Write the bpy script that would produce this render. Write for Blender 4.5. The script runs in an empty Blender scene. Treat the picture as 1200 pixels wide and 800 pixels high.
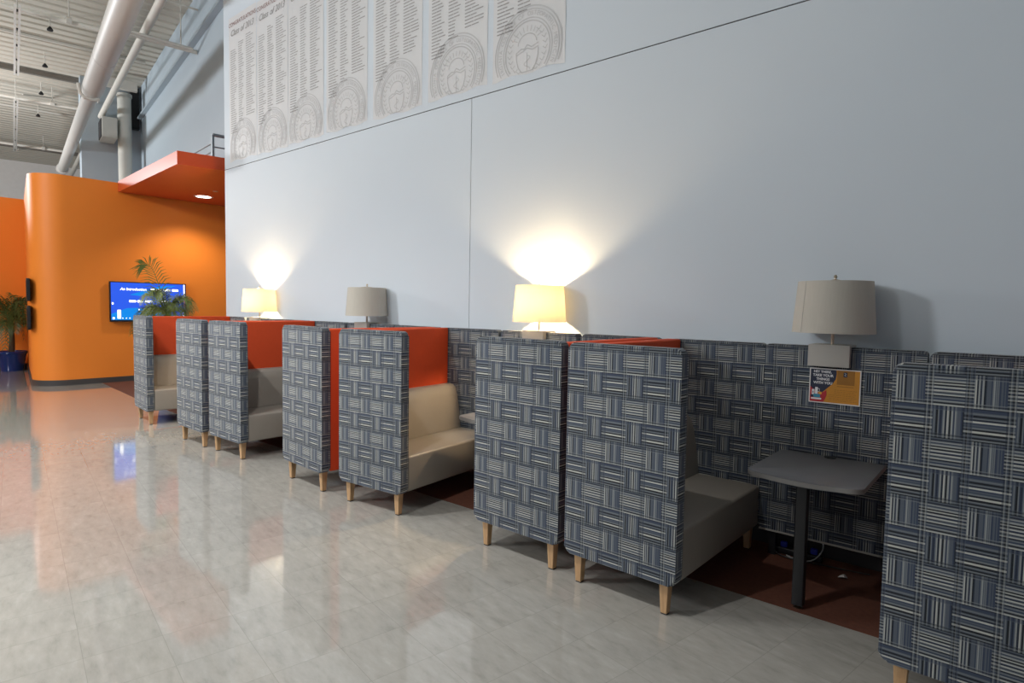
import bpy, bmesh, math, random
from mathutils import Vector, Matrix
random.seed(7)
S = bpy.context.scene
COL = S.collection
PI = math.pi

# ------------------------------------------------------------------ helpers
def mat_nodes(name):
    m = bpy.data.materials.new(name); m.use_nodes = True
    nt = m.node_tree
    return m, nt, nt.nodes['Principled BSDF']

class NB:
    def __init__(s, nt): s.nt = nt
    def n(s, t, **k):
        nd = s.nt.nodes.new(t)
        for a, b in k.items(): setattr(nd, a, b)
        return nd
    def l(s, a, b): s.nt.links.new(a, b)
    def math(s, op, a, b=None, c=None):
        nd = s.n('ShaderNodeMath', operation=op)
        for i, v in enumerate((a, b, c)):
            if v is None: continue
            if isinstance(v, (int, float)): nd.inputs[i].default_value = v
            else: s.l(v, nd.inputs[i])
        return nd.outputs[0]
    def mix(s, f, a, b):
        nd = s.n('ShaderNodeMix', data_type='RGBA')
        for i, v in ((0, f), (6, a), (7, b)):
            if isinstance(v, (int, float)): nd.inputs[i].default_value = v
            elif isinstance(v, tuple): nd.inputs[i].default_value = v
            else: s.l(v, nd.inputs[i])
        return nd.outputs[2]
    def noise(s, vec, scale, detail=4, rough=.55):
        nd = s.n('ShaderNodeTexNoise'); nd.inputs['Scale'].default_value = scale
        nd.inputs['Detail'].default_value = detail; nd.inputs['Roughness'].default_value = rough
        if vec is not None: s.l(vec, nd.inputs['Vector'])
        return nd.outputs['Fac']
    def ramp(s, fac, stops, const=False):
        nd = s.n('ShaderNodeValToRGB'); r = nd.color_ramp
        if const: r.interpolation = 'CONSTANT'
        while len(r.elements) < len(stops): r.elements.new(.5)
        for e, (p, c) in zip(r.elements, stops):
            e.position = p; e.color = (*c, 1) if len(c) == 3 else c
        s.l(fac, nd.inputs[0]); return nd.outputs[0]
    def bump(s, h, strength, dist, bsdf):
        nd = s.n('ShaderNodeBump'); nd.inputs['Strength'].default_value = strength
        nd.inputs['Distance'].default_value = dist
        s.l(h, nd.inputs['Height']); s.l(nd.outputs[0], bsdf.inputs['Normal'])

def simple(name, col, rough=.5, metal=0, var=.06, scale=6, bump=0, bscale=200, coat=0, emit=None, spec=None):
    m, nt, b = mat_nodes(name); k = NB(nt)
    tc = k.n('ShaderNodeTexCoord').outputs['Object']
    f = k.noise(tc, scale)
    c1 = tuple(x*(1-var) for x in col) + (1,); c2 = tuple(min(1, x*(1+var)) for x in col) + (1,)
    k.l(k.mix(f, c1, c2), b.inputs['Base Color'])
    b.inputs['Roughness'].default_value = rough; b.inputs['Metallic'].default_value = metal
    if coat: b.inputs['Coat Weight'].default_value = coat; b.inputs['Coat Roughness'].default_value = .12
    if spec is not None: b.inputs['Specular IOR Level'].default_value = spec
    if bump: k.bump(k.noise(tc, bscale, 2), bump, .002, b)
    if emit:
        b.inputs['Emission Color'].default_value = (*emit[0], 1); b.inputs['Emission Strength'].default_value = emit[1]
    return m

def fabric():
    m, nt, b = mat_nodes('woven_stripe_fabric'); k = NB(nt)
    uv = k.n('ShaderNodeUVMap', uv_map='UVMap').outputs[0]
    sp = k.n('ShaderNodeSeparateXYZ'); k.l(uv, sp.inputs[0])
    CELL = .122
    u = k.math('DIVIDE', sp.outputs[0], CELL); v = k.math('DIVIDE', sp.outputs[1], CELL)
    fu = k.math('FRACT', u); fv = k.math('FRACT', v)
    cu = k.math('FLOOR', u); cv = k.math('FLOOR', v)
    chk = k.math('FLOORED_MODULO', k.math('ADD', cu, cv), 2.0)      # 0 / 1
    def stripes(a, seed):
        # threads of uneven width, repeating every two cells; light and dark alternate
        nz1 = k.n('ShaderNodeTexNoise', noise_dimensions='1D'); nz1.inputs['Scale'].default_value = 2.3; nz1.inputs['Detail'].default_value = 1
        per = k.math('FLOORED_MODULO', a, 2.0)
        k.l(k.math('ADD', per, seed), nz1.inputs['W'])
        wob = k.math('ADD', k.math('MULTIPLY', per, 19.0), k.math('MULTIPLY', nz1.outputs['Fac'], 2.2))
        i1 = k.math('FLOOR', wob)
        def wn(x, sd):
            nd = k.n('ShaderNodeTexWhiteNoise', noise_dimensions='1D'); k.l(k.math('ADD', x, sd), nd.inputs['W']); return nd.outputs['Value']
        par = k.math('FLOORED_MODULO', i1, 2.0)
        fine = k.math('FLOOR', k.math('MULTIPLY', wob, 2.0))
        v_ = k.math('ADD', k.math('MULTIPLY', par, .34), k.math('MULTIPLY', wn(i1, seed), .46))
        return k.math('ADD', v_, k.math('MULTIPLY', wn(fine, seed+9), .20))
    pal = [(0, (.005, .007, .012)), (.22, (.012, .018, .034)), (.36, (.034, .048, .086)), (.46, (.082, .10, .128)),
           (.56, (.16, .18, .195)), (.66, (.29, .31, .31)), (.77, (.48, .49, .455))]
    sv = stripes(u, 3.0)       # vertical stripes (vary in u)
    sh = stripes(v, 77.0)      # horizontal stripes (vary in v)
    cV = k.ramp(sv, pal, True); cH = k.ramp(sh, pal, True)
    base = k.mix(chk, cV, cH)
    # plaid crossing near the cell ends
    du = k.math('ABSOLUTE', k.math('SUBTRACT', fu, .5)); dv = k.math('ABSOLUTE', k.math('SUBTRACT', fv, .5))
    inv = k.math('SUBTRACT', 1.0, chk)
    e1 = k.math('GREATER_THAN', du, .39); e2 = k.math('MULTIPLY', k.math('GREATER_THAN', dv, .36), inv)
    edge = k.math('MAXIMUM', e1, e2)
    oth = k.mix(chk, cH, cV)
    col = k.mix(k.math('MULTIPLY', edge, .55), base, oth)
    nz = k.noise(uv, 260, 2)
    col = k.mix(k.math('MULTIPLY', nz, .16), col, (.10, .115, .135, 1))
    k.l(col, b.inputs['Base Color'])
    b.inputs['Roughness'].default_value = .85; b.inputs['Specular IOR Level'].default_value = .25
    b.inputs['Sheen Weight'].default_value = .15
    hgt = k.math('ADD', k.math('MULTIPLY', k.mix(chk, sv, sh), 1.0), k.math('MULTIPLY', nz, .5))
    k.bump(hgt, .25, .0015, b)
    return m

def floor_mat():
    m, nt, b = mat_nodes('polished_floor_tile'); k = NB(nt)
    tc = k.n('ShaderNodeTexCoord').outputs['Object']
    mp = k.n('ShaderNodeMapping'); mp.inputs['Rotation'].default_value = (0, 0, math.radians(10.25)); k.l(tc, mp.inputs[0])
    sp = k.n('ShaderNodeSeparateXYZ'); k.l(mp.outputs[0], sp.inputs[0])
    T = .305
    u = k.math('DIVIDE', sp.outputs[0], T); v = k.math('DIVIDE', sp.outputs[1], T)
    cb = k.n('ShaderNodeCombineXYZ'); k.l(k.math('FLOOR', u), cb.inputs[0]); k.l(k.math('FLOOR', v), cb.inputs[1])
    wn = k.n('ShaderNodeTexWhiteNoise', noise_dimensions='2D'); k.l(cb.outputs[0], wn.inputs['Vector'])
    # marbling streaks, direction flips per tile
    off = k.n('ShaderNodeVectorMath', operation='MULTIPLY_ADD'); k.l(wn.outputs['Color'], off.inputs[0]); off.inputs[1].default_value = (9, 9, 9); k.l(mp.outputs[0], off.inputs[2])
    st = k.n('ShaderNodeMapping'); st.inputs['Scale'].default_value = (3.0, 9.0, 1); st.inputs['Rotation'].default_value = (0, 0, .6); k.l(off.outputs[0], st.inputs[0])
    f = k.noise(st.outputs[0], 2.2, 7, .65)
    c = k.ramp(f, [(.25, (.25, .243, .222)), (.44, (.312, .304, .28)), (.58, (.337, .329, .303)), (.75, (.38, .374, .348))])
    tint = k.math('ADD', k.math('MULTIPLY', wn.outputs['Value'], .05), .95)
    hs = k.n('ShaderNodeHueSaturation'); k.l(c, hs.inputs['Color']); k.l(tint, hs.inputs['Value'])
    ju = k.math('ABSOLUTE', k.math('SUBTRACT', k.math('FRACT', u), .5)); jv = k.math('ABSOLUTE', k.math('SUBTRACT', k.math('FRACT', v), .5))
    j = k.math('GREATER_THAN', k.math('MAXIMUM', ju, jv), .4955)
    k.l(k.mix(k.math('MULTIPLY', j, .35), hs.outputs[0], (.13, .12, .11, 1)), b.inputs['Base Color'])
    rg = k.math('ADD', k.math('MULTIPLY', k.noise(mp.outputs[0], 3.0, 4), .05), .05)
    k.l(rg, b.inputs['Roughness'])
    b.inputs['Specular IOR Level'].default_value = .55
    b.inputs['Coat Weight'].default_value = .5; b.inputs['Coat Roughness'].default_value = .05
    k.bump(k.math('ADD', k.noise(mp.outputs[0], 1.6, 2), k.math('MULTIPLY', f, .1)), .03, .01, b)
    return m

def shade_mat():
    m = bpy.data.materials.new('linen_lampshade'); m.use_nodes = True
    nt = m.node_tree; k = NB(nt); out = nt.nodes['Material Output']; nt.nodes.remove(nt.nodes['Principled BSDF'])
    tc = k.n('ShaderNodeTexCoord').outputs['Object']
    mp = k.n('ShaderNodeMapping'); mp.inputs['Scale'].default_value = (1, 1, .1); k.l(tc, mp.inputs[0])
    f = k.noise(mp.outputs[0], 90, 3)
    c = k.mix(f, (.50, .48, .43, 1), (.56, .54, .485, 1))
    d = k.n('ShaderNodeBsdfDiffuse'); k.l(c, d.inputs[0])
    t = k.n('ShaderNodeBsdfTranslucent'); t.inputs[0].default_value = (.80, .66, .42, 1)
    mx = k.n('ShaderNodeMixShader'); mx.inputs[0].default_value = .055
    k.l(d.outputs[0], mx.inputs[1]); k.l(t.outputs[0], mx.inputs[2]); k.l(mx.outputs[0], out.inputs[0])
    return m

def wood_mat():
    m, nt, b = mat_nodes('light_wood'); k = NB(nt)
    tc = k.n('ShaderNodeTexCoord').outputs['Object']
    mp = k.n('ShaderNodeMapping'); mp.inputs['Scale'].default_value = (30, 30, 3); k.l(tc, mp.inputs[0])
    f = k.noise(mp.outputs[0], 2, 5)
    k.l(k.ramp(f, [(.3, (.40, .235, .115)), (.7, (.56, .36, .19))]), b.inputs['Base Color'])
    b.inputs['Roughness'].default_value = .5
    return m

def leaf_mat(name, c1, c2):
    m, nt, b = mat_nodes(name); k = NB(nt)
    tc = k.n('ShaderNodeTexCoord').outputs['Object']
    k.l(k.mix(k.noise(tc, 7), (*c1, 1), (*c2, 1)), b.inputs['Base Color'])
    b.inputs['Roughness'].default_value = .45
    b.inputs['Transmission Weight'].default_value = 0
    return m

M = dict(
    fabric=fabric(), floor=floor_mat(), shade=shade_mat(), wood=wood_mat(),
    wall=simple('pale_blue_grey_paint', (.61, .685, .755), .55, var=.015, scale=1.5),
    bluewall=simple('blue_paint', (.40, .48, .54), .6, var=.02),
    gap=simple('dark_joint', (.05, .055, .06), .8),
    white=simple('white_paint', (.75, .75, .73), .6),
    orange=simple('orange_paint', (.90, .26, .032), .5, var=.02, scale=1.2, spec=.4),
    red=simple('red_orange_paint', (.62, .085, .022), .35, var=.02, spec=.5),
    basebd=simple('dark_rubber_base', (.06, .055, .055), .5),
    carpet=simple('brown_carpet', (.105, .034, .018), .95, var=.35, scale=40, bump=.5, bscale=400),
    redfab=simple('red_orange_upholstery', (.57, .064, .015), .75, var=.05, scale=30, bump=.15, bscale=700, spec=.3),
    vinyl=simple('taupe_vinyl', (.25, .228, .198), .42, var=.04, scale=9, bump=.08, bscale=120),
    top=simple('grey_laminate', (.165, .17, .183), .32, var=.03, scale=40),
    topedge=simple('grey_edge_band', (.24, .235, .23), .4),
    black=simple('black_metal', (.012, .012, .014), .4),
    blackpl=simple('black_plastic', (.015, .015, .017), .35),
    lampbase=simple('taupe_lacquer', (.41, .395, .365), .4, var=.02),
    brass=simple('brushed_nickel', (.55, .48, .38), .3, 1),
    bulb=simple('bulb_glow', (1, .9, .7), .4, emit=((1, .71, .41), 2100)),
    bulboff=simple('bulb_white', (.8, .8, .78), .3),
    sheet=simple('banner_vinyl', (.66, .675, .69), .38, var=.02, scale=2),
    ink=simple('banner_grey_ink', (.34, .34, .34), .6),
    inkred=simple('banner_maroon_ink', (.30, .17, .16), .6),
    seal=simple('banner_pale_ink', (.55, .56, .57), .6),
    deck=simple('ceiling_deck_paint', (.56, .54, .475), .8, var=.04, scale=.7),
    steel=simple('painted_steel', (.62, .61, .56), .6), pipe=simple('cream_pipe', (.78, .77, .71), .5), beam=simple('beam_painted_shade', (.17, .16, .14), .8),
    duct=simple('duct_grey', (.52, .52, .50), .45, var=.03),
    column=simple('column_paint', (.50, .51, .47), .6),
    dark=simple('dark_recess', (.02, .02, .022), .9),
    rail=simple('rail_grey', (.22, .25, .27), .4, .5),
    potblue=simple('blue_glaze', (.008, .03, .16), .15),
    soil=simple('dark_soil', (.03, .02, .015), .95),
    trunk=simple('palm_trunk', (.07, .045, .025), .9, var=.4, scale=30),
    leaf=leaf_mat('palm_leaf', (.035, .075, .02), (.09, .14, .035)),
    leaf2=leaf_mat('palm_leaf_light', (.07, .13, .025), (.20, .24, .06)),
    tvblue=simple('screen_blue', (.01, .02, .2), .2, var=.3, scale=3, emit=((.018, .085, .62), 1.25)),
    tvwave=simple('screen_cyan', (.01, .1, .3), .2, emit=((.0, .24, .80), .9)),
    tvwhite=simple('screen_white', (.9, .9, .9), .3, emit=((.9, .95, 1), 1.5)),
    tvpink=simple('screen_pink', (.9, .3, .4), .3, emit=((1, .3, .42), 1.1)),
    paper=simple('white_card', (.72, .72, .70), .4),
    navy=simple('print_navy', (.018, .025, .055), .5),
    amber=simple('print_amber', (.55, .24, .025), .45, var=.12, scale=14),
    amberdk=simple('print_brown', (.30, .13, .015), .45),
    pred=simple('print_red', (.42, .02, .03), .5),
    pteal=simple('print_teal', (.04, .25, .38), .5),
    pyel=simple('print_yellow', (.70, .38, .06), .5),
    pwhite=simple('print_white', (.75, .76, .78), .5),
    cableblue=simple('blue_plastic', (.02, .04, .45), .4),
    cablewhite=simple('white_cable', (.55, .55, .55), .5),
    glow=simple('downlight_lens', (1, 1, 1), .4, emit=((1, .93, .8), 9)),
)

def obj(name, bm, m, parent=None, smooth=True, box_uv=False):
    me = bpy.data.meshes.new(name)
    bmesh.ops.recalc_face_normals(bm, faces=bm.faces[:])
    if box_uv:
        uvl = bm.loops.layers.uv.new('UVMap')
        for f in bm.faces:
            n = f.normal; ax = max(range(3), key=lambda i: abs(n[i]))
            for l in f.loops:
                c = l.vert.co
                if ax == 0: l[uvl].uv = (c.y + .05, c.z)
                elif ax == 1: l[uvl].uv = (c.x, c.z)
                else: l[uvl].uv = (c.x, c.y + 1.37)
    bm.to_mesh(me); bm.free()
    if smooth:
        for p in me.polygons: p.use_smooth = True
        try: me.set_sharp_from_angle(angle=math.radians(35))
        except Exception: pass
    me.materials.append(m)
    o = bpy.data.objects.new(name, me); COL.objects.link(o)
    if parent: o.parent = parent
    return o

def thing(name, label, cat, loc=(0, 0, 0), rz=0, group=None):
    o = bpy.data.objects.new(name, None); COL.objects.link(o)
    o.location = loc; o.rotation_euler = (0, 0, rz); o.empty_display_size = .1
    return tag(o, label, cat, group)
def tag(o, label, cat, group=None):
    o['label'] = label; o['category'] = cat
    if group: o['group'] = group
    return o
def struct(name, bm, m, smooth=False, parent=None):
    o = obj(name, bm, m, parent, smooth)
    if not parent: o['kind'] = 'structure'
    return o
def dup(root, loc, rz, label, group=None):
    r = root.copy(); COL.objects.link(r); r.location = loc; r.rotation_euler = (0, 0, rz); r['label'] = label
    if group: r['group'] = group
    for ch in list(root.children):
        c = ch.copy(); COL.objects.link(c); c.parent = r
        for g in list(ch.children):
            d = g.copy(); COL.objects.link(d); d.parent = c
    return r

def box(bm, x0, x1, y0, y1, z0, z1, r=0, seg=3):
    t = bmesh.new()
    bmesh.ops.create_cube(t, size=1)
    for v in t.verts:
        v.co = Vector((x0 + (v.co.x+.5)*(x1-x0), y0 + (v.co.y+.5)*(y1-y0), z0 + (v.co.z+.5)*(z1-z0)))
    if r: bmesh.ops.bevel(t, geom=t.edges[:], offset=r, segments=seg, profile=.5, affect='EDGES')
    merge(bm, t); return bm
def merge(bm, t, mx=None):
    me = bpy.data.meshes.new('tmp'); t.to_mesh(me); t.free()
    if mx is not None: me.transform(mx)
    bm.from_mesh(me); bpy.data.meshes.remove(me)
def prism(bm, pts, axis, a, b, r=0, seg=2):
    """extrude a closed 2-D outline; axis 0: pts are (y,z), 1: (x,z), 2: (x,y)"""
    t = bmesh.new()
    def P(p, h): return {0: (h, p[0], p[1]), 1: (p[0], h, p[1]), 2: (p[0], p[1], h)}[axis]
    A = [t.verts.new(P(p, a)) for p in pts]; B = [t.verts.new(P(p, b)) for p in pts]
    fa = t.faces.new(A); fb = t.faces.new(B[::-1])
    n = len(pts)
    for i in range(n): t.faces.new((A[i], A[(i+1) % n], B[(i+1) % n], B[i]))
    if r:
        e = [x for x in fa.edges] + [x for x in fb.edges]
        bmesh.ops.bevel(t, geom=e, offset=r, segments=seg, profile=.5, affect='EDGES')
    merge(bm, t); return bm
def tube(bm, pts, r, n=10, cap=True, r1=None):
    pts = [Vector(p) for p in pts]; rings = []
    prev = None
    for i, p in enumerate(pts):
        d = (pts[min(i+1, len(pts)-1)] - pts[max(i-1, 0)]).normalized()
        a = prev if prev is not None else (Vector((0, 0, 1)) if abs(d.z) < .9 else Vector((1, 0, 0)))
        x = (a - d*a.dot(d)).normalized(); y = d.cross(x); prev = x
        rr = r if r1 is None else r + (r1-r)*i/(len(pts)-1)
        rings.append([bm.verts.new(p + (x*math.cos(2*PI*k/n) + y*math.sin(2*PI*k/n))*rr) for k in range(n)])
    for A, B in zip(rings, rings[1:]):
        for k in range(n): bm.faces.new((A[k], A[(k+1) % n], B[(k+1) % n], B[k]))
    if cap: bm.faces.new(rings[0][::-1]); bm.faces.new(rings[-1])
    return bm
def lathe(bm, prof, n=40, c=(0, 0)):
    rings = []
    for r, z in prof:
        if r < 1e-5: rings.append([bm.verts.new((c[0], c[1], z))])
        else: rings.append([bm.verts.new((c[0]+r*math.cos(2*PI*k/n), c[1]+r*math.sin(2*PI*k/n), z)) for k in range(n)])
    for A, B in zip(rings, rings[1:]):
        for k in range(n):
            if len(A) == 1 and len(B) == 1: continue
            if len(A) == 1: bm.faces.new((A[0], B[k], B[(k+1) % n]))
            elif len(B) == 1: bm.faces.new((A[k], A[(k+1) % n], B[0]))
            else: bm.faces.new((A[k], A[(k+1) % n], B[(k+1) % n], B[k]))
    return bm
def rrect(x0, x1, y0, y1, r, n=5):
    P = []
    for cx, cy, a0 in ((x1-r, y1-r, 0), (x0+r, y1-r, 90), (x0+r, y0+r, 180), (x1-r, y0+r, 270)):
        for i in range(n+1):
            a = math.radians(a0 + 90*i/n); P.append((cx+r*math.cos(a), cy+r*math.sin(a)))
    return P
def text_bm(body, size, shear=0, bold=0, extrude=.0006, align='CENTER'):
    cu = bpy.data.curves.new('txt', 'FONT'); cu.body = body; cu.size = size; cu.shear = shear
    cu.align_x = align; cu.extrude = extrude; cu.offset = bold; cu.resolution_u = 3
    o = bpy.data.objects.new('txt', cu); COL.objects.link(o)
    dg = bpy.context.evaluated_depsgraph_get(); dg.update()
    me = bpy.data.meshes.new_from_object(o.evaluated_get(dg))
    t = bmesh.new(); t.from_mesh(me)
    bpy.data.meshes.remove(me); bpy.data.objects.remove(o); bpy.data.curves.remove(cu)
    return t
UP = Matrix.Rotation(PI/2, 4, 'X')       # text stands up facing -Y

# ------------------------------------------------------------------ camera
CX, CY, CZ, YAW, PITCH, ROLL, FPX = .5228, -2.7772, 1.5609, -.7018, -.0567, .0170, 708.39
fw = Vector((math.sin(YAW)*math.cos(PITCH), math.cos(YAW)*math.cos(PITCH), math.sin(PITCH)))
rt = Vector((math.cos(YAW), -math.sin(YAW), 0)); up = rt.cross(fw)
r2 = rt*math.cos(ROLL) + up*math.sin(ROLL); u2 = -rt*math.sin(ROLL) + up*math.cos(ROLL)
cam = bpy.data.cameras.new('camera'); cam.sensor_width = 36; cam.sensor_fit = 'HORIZONTAL'
cam.lens = FPX/1200*36; cam.clip_end = 200
co = bpy.data.objects.new('camera', cam); COL.objects.link(co)
co.matrix_world = Matrix(((r2.x, u2.x, -fw.x, CX), (r2.y, u2.y, -fw.y, CY), (r2.z, u2.z, -fw.z, CZ), (0, 0, 0, 1)))
S.camera = co

# building grid, turned about 10 degrees from the booth wall
UX, UY, NX, NY = -.9841, .1780, .1780, .9841
def G(s, t, z=0): return Vector((CX + s*UX + t*NX, CY + s*UY + t*NY, z))

# ------------------------------------------------------------------ setting
bm = bmesh.new(); box(bm, -45, 8, -26, 12, -.12, 0); struct('floor', bm, M['floor'])
bm = bmesh.new()
prism(bm, [(-12.72, .90), (-10.35, .69), (-8.0, .57), (-3.0, .535), (4.5, .545), (4.5, 1.405), (-12.72, 1.405)], 2, 0, .0015)
tag(obj('carpet', bm, M['carpet'], smooth=False), 'dark brown carpet strip under and behind the row of booth benches', 'carpet')

YW = 1.42
XE = -8.70
bm = bmesh.new()
box(bm, XE, -3.578, YW, YW+.25, 0, 3.527); box(bm, -3.572, 6.0, YW, YW+.25, 0, 3.527)
box(bm, XE, 6.0, YW, YW+.25, 3.536, 8.6)
struct('wall_back', bm, M['wall'])
bm = bmesh.new(); box(bm, XE+.02, 5.9, YW+.005, YW+.02, .02, 8.5); struct('trim_1', bm, M['gap'])

# orange feature wall with a rounded corner
xo, ts = -12.725, .24
yc = (ts - NX*(xo-CX))/NY + CY
R = .45; tl = R*math.tan(math.radians(50.1))
p0 = Vector((xo, yc + tl)); p1 = Vector((xo, yc)) + Vector((UX, UY))*tl
cen = Vector((xo - R, yc + tl))
a0 = 0.0; v1 = p1 - cen; a1 = math.atan2(v1.y, v1.x)
arc = [(cen.x + R*math.cos(a0 + (a1-a0)*i/16), cen.y + R*math.sin(a0 + (a1-a0)*i/16)) for i in range(17)]
endp = G(17.62, ts)
path = [(xo, 4.6)] + arc + [(endp.x, endp.y)]
def offset_path(pts, d):
    out = []
    for i, p in enumerate(pts):
        a = Vector(pts[max(i-1, 0)]); b = Vector(pts[min(i+1, len(pts)-1)])
        t = (b-a).normalized(); n = Vector((-t.y, t.x))   # left of travel
        out.append((p[0]+n.x*d, p[1]+n.y*d))
    return out
inner = offset_path(path, -.18)
bm = bmesh.new(); prism(bm, path + inner[::-1], 2, 0, 3.79)
struct('wall_orange', bm, M['orange'], smooth=True)
bm = bmesh.new(); o1 = offset_path(path, .012); prism(bm, path + o1[::-1], 2, 0, .10)
struct('baseboard_orange', bm, M['basebd'], smooth=True)
xl = -16.77
bm = bmesh.new(); box(bm, xl-.2, xl, -9, endp.y+.2, 0, 3.79); struct('wall_left', bm, M['orange'])
bm = bmesh.new(); box(bm, xl, xl+.012, -9, endp.y-.03, 0, .10); struct('baseboard_left', bm, M['basebd'])

bm = bmesh.new(); box(bm, XE+.01, 5.9, YW-.012, YW-.001, 0, .17); struct('shade_strip_back', bm, M['basebd'])  # dark strip added along the wall foot for the shade under the screens

# red-orange soffit slab over the screen wall
bm = bmesh.new()
prism(bm, [(-9.248, .963), (-8.90, 2.9), (-12.70, 4.4), (-12.70, 1.225)], 2, 3.613, 3.81)
so = struct('ceiling_soffit', bm, M['red'])
def downlight(x, y, r, label):
    t = thing('recessed_downlight', label, 'ceiling light', (x, y, 3.613))
    b1 = bmesh.new(); lathe(b1, [(r*.82, -.002), (r, -.006), (r*1.08, -.001)], 28); obj('trim_ring', b1, M['white'], t)
    b2 = bmesh.new(); lathe(b2, [(0, -.003), (r*.82, -.003)], 28); obj('lens', b2, M['glow'], t)
downlight(-11.84, 2.43, .16, 'bright round downlight recessed in the red soffit')
t = thing('soffit_sprinkler', 'small round sprinkler head in the red soffit beside its downlight', 'sprinkler', (-11.05, 2.31, 3.613))
bm = bmesh.new(); lathe(bm, [(0, -.012), (.035, -.012), (.05, -.001), (0, -.001)], 20); obj('cover_plate', bm, M['brass'], t)

# blue upper walls beyond
T2 = 3.12; S3 = 21.7
def gprism(bm, pts, z0, z1): return prism(bm, [tuple(G(*p)[:2]) for p in pts], 2, z0, z1)
bm = bmesh.new(); gprism(bm, [(8.6, T2), (S3+3, T2), (S3+3, T2+.3), (8.6, T2+.3)], 3.83, 8.0); struct('wall_right', bm, M['bluewall'])
bm = bmesh.new(); gprism(bm, [(S3, 1.63), (S3, T2-.002), (S3+.6, T2-.002), (S3+.6, 1.63)], 0, 8.0); struct('wall_far', bm, M['bluewall'])
bm = bmesh.new(); gprism(bm, [(9.3, T2-.12), (S3-.02, T2-.12), (S3-.02, T2-.004), (9.3, T2-.004)], 7.0, 7.05); struct('trim_2', bm, M['bluewall'])
bm = bmesh.new(); gprism(bm, [(37, -28), (37, 8), (37.3, 8), (37.3, -28)], 0, 8.0); struct('wall_end', bm, M['white'])

# metal deck ceiling: corrugated, ribs running across the hall
bm = bmesh.new()
prof = []
s = -6.0; P = .36
while s < 37.2:
    prof += [(s, 8.0), (s+P*.62, 8.0), (s+P*.70, 8.035), (s+P*.92, 8.035)]; s += P
lo = [[bm.verts.new(G(a, tt_, z)) for a, z in prof] for tt_ in (-24, T2+.4)]
for i in range(len(prof)-1): bm.faces.new((lo[0][i], lo[0][i+1], lo[1][i+1], lo[1][i]))
struct('ceiling', bm, M['deck'])

# ------------------------------------------------------------------ overhead services
def gtube(bm, a, b, r, n=14): return tube(bm, [G(*a), G(*b)], r, n)
d = thing('air_duct', 'large round grey air duct running under the ceiling deck', 'duct', G(10.4, 1.40, 6.0))
def rel(o, bmx): # shift mesh into the parent's local frame
    bmesh.ops.translate(bmx, verts=bmx.verts[:], vec=-Vector(o.location)); return bmx
bm = bmesh.new(); gtube(bm, (6.6, 1.40, 6.0), (15.7, 1.40, 6.0), .195, 28); obj('wide_section', rel(d, bm), M['duct'], d)
bm = bmesh.new(); tube(bm, [G(15.7, 1.40, 6.0), G(16.4, 1.40, 6.0)], .195, 28, r1=.14); obj('reducer', rel(d, bm), M['duct'], d)
bm = bmesh.new(); gtube(bm, (16.4, 1.40, 6.0), (25.8, 1.40, 6.0), .14, 24); obj('narrow_section', rel(d, bm), M['duct'], d)
for s in (13.5, 20.7):
    bm = bmesh.new(); rr = .198 if s < 15 else .143
    gtube(bm, (s, 1.40, 6.0), (s+.05, 1.40, 6.0), rr, 28); obj('seam_band', rel(d, bm), M['duct'], d)
bm = bmesh.new(); gtube(bm, (25.8, 1.40, 6.0), (25.95, 1.40, 6.0), .175, 24); obj('end_flange', rel(d, bm), M['duct'], d)
bm = bmesh.new()
tube(bm, [G(15.6, 1.14, 6.03), G(15.6, 1.17, 5.84), G(15.6, 1.24, 5.76), G(15.6, 1.40, 5.74), G(15.6, 1.5, 5.78)], .035, 8)
obj('damper_bracket', rel(d, bm), M['steel'], d)

bm = bmesh.new(); gtube(bm, (7.6, 2.2, 6.93), (21.66, 2.11, 6.93), .075, 16)
tag(obj('sprinkler_main_pipe', bm, M['steel']), 'thick round pipe between the air duct and the blue wall', 'pipe')
bm = bmesh.new(); gtube(bm, (22.4, 2.10, 6.93), (36, 2.05, 6.93), .085, 14)
tag(obj('round_pipe', bm, M['steel']), 'distant pipe end seen left of the far blue wall', 'pipe')
def truss(name, label, s0, s1, t, z0, z1, step, group=None):
    e = thing(name, label, 'joist', G(s0, t, z0), 0, group)
    for z in (z0, z1):
        for k in (-.035, .035):
            b = bmesh.new(); gtube(b, (s0, t+k, z), (s1, t+k, z), .018, 6); obj('chord', rel(e, b), M['steel'], e)
    b = bmesh.new(); s = s0; u_ = 0
    while s + step <= s1 + .01:
        za, zb = (z0, z1) if u_ else (z1, z0)
        gtube(b, (s, t, za), (s+step, t, zb), .014, 6); s += step; u_ = 1-u_
    obj('web', rel(e, b), M['steel'], e)
truss('steel_joist', 'open-web steel joist between the air duct and thick pipe', 8.5, 21.6, 2.0, 7.30, 7.83, .8)
for i, (s, lab) in enumerate(((16.3, 'nearest double pipe crossing the ceiling at top left, with a clamp'), (23.4, 'second pipe crossing the ceiling beyond the strip light'),
                              (30.5, 'farthest pipe crossing the ceiling low at the left'))):
    e = thing('ceiling_pipe', lab, 'pipe', G(s, .8, 7.5))
    b = bmesh.new(); gtube(b, (s, -16, 7.5), (s+.1, 1.85, 7.5), .045, 10); obj('lower_pipe', rel(e, b), M['pipe'], e)
    if i == 0:
        b = bmesh.new(); gtube(b, (s+.25, -16, 7.62), (s+.35, 1.9, 7.62), .035, 10); obj('upper_pipe', rel(e, b), M['pipe'], e)
    for tq in (1.06, -1.6):
        b = bmesh.new(); gtube(b, (s, tq, 7.42), (s, tq, 7.98), .012, 6); obj('hanger_rod', rel(e, b), M['steel'], e)
        b = bmesh.new(); gtube(b, (s, tq-.05, 7.5), (s, tq+.05, 7.5), .075, 10); obj('clamp', rel(e, b), M['steel'], e)
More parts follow.
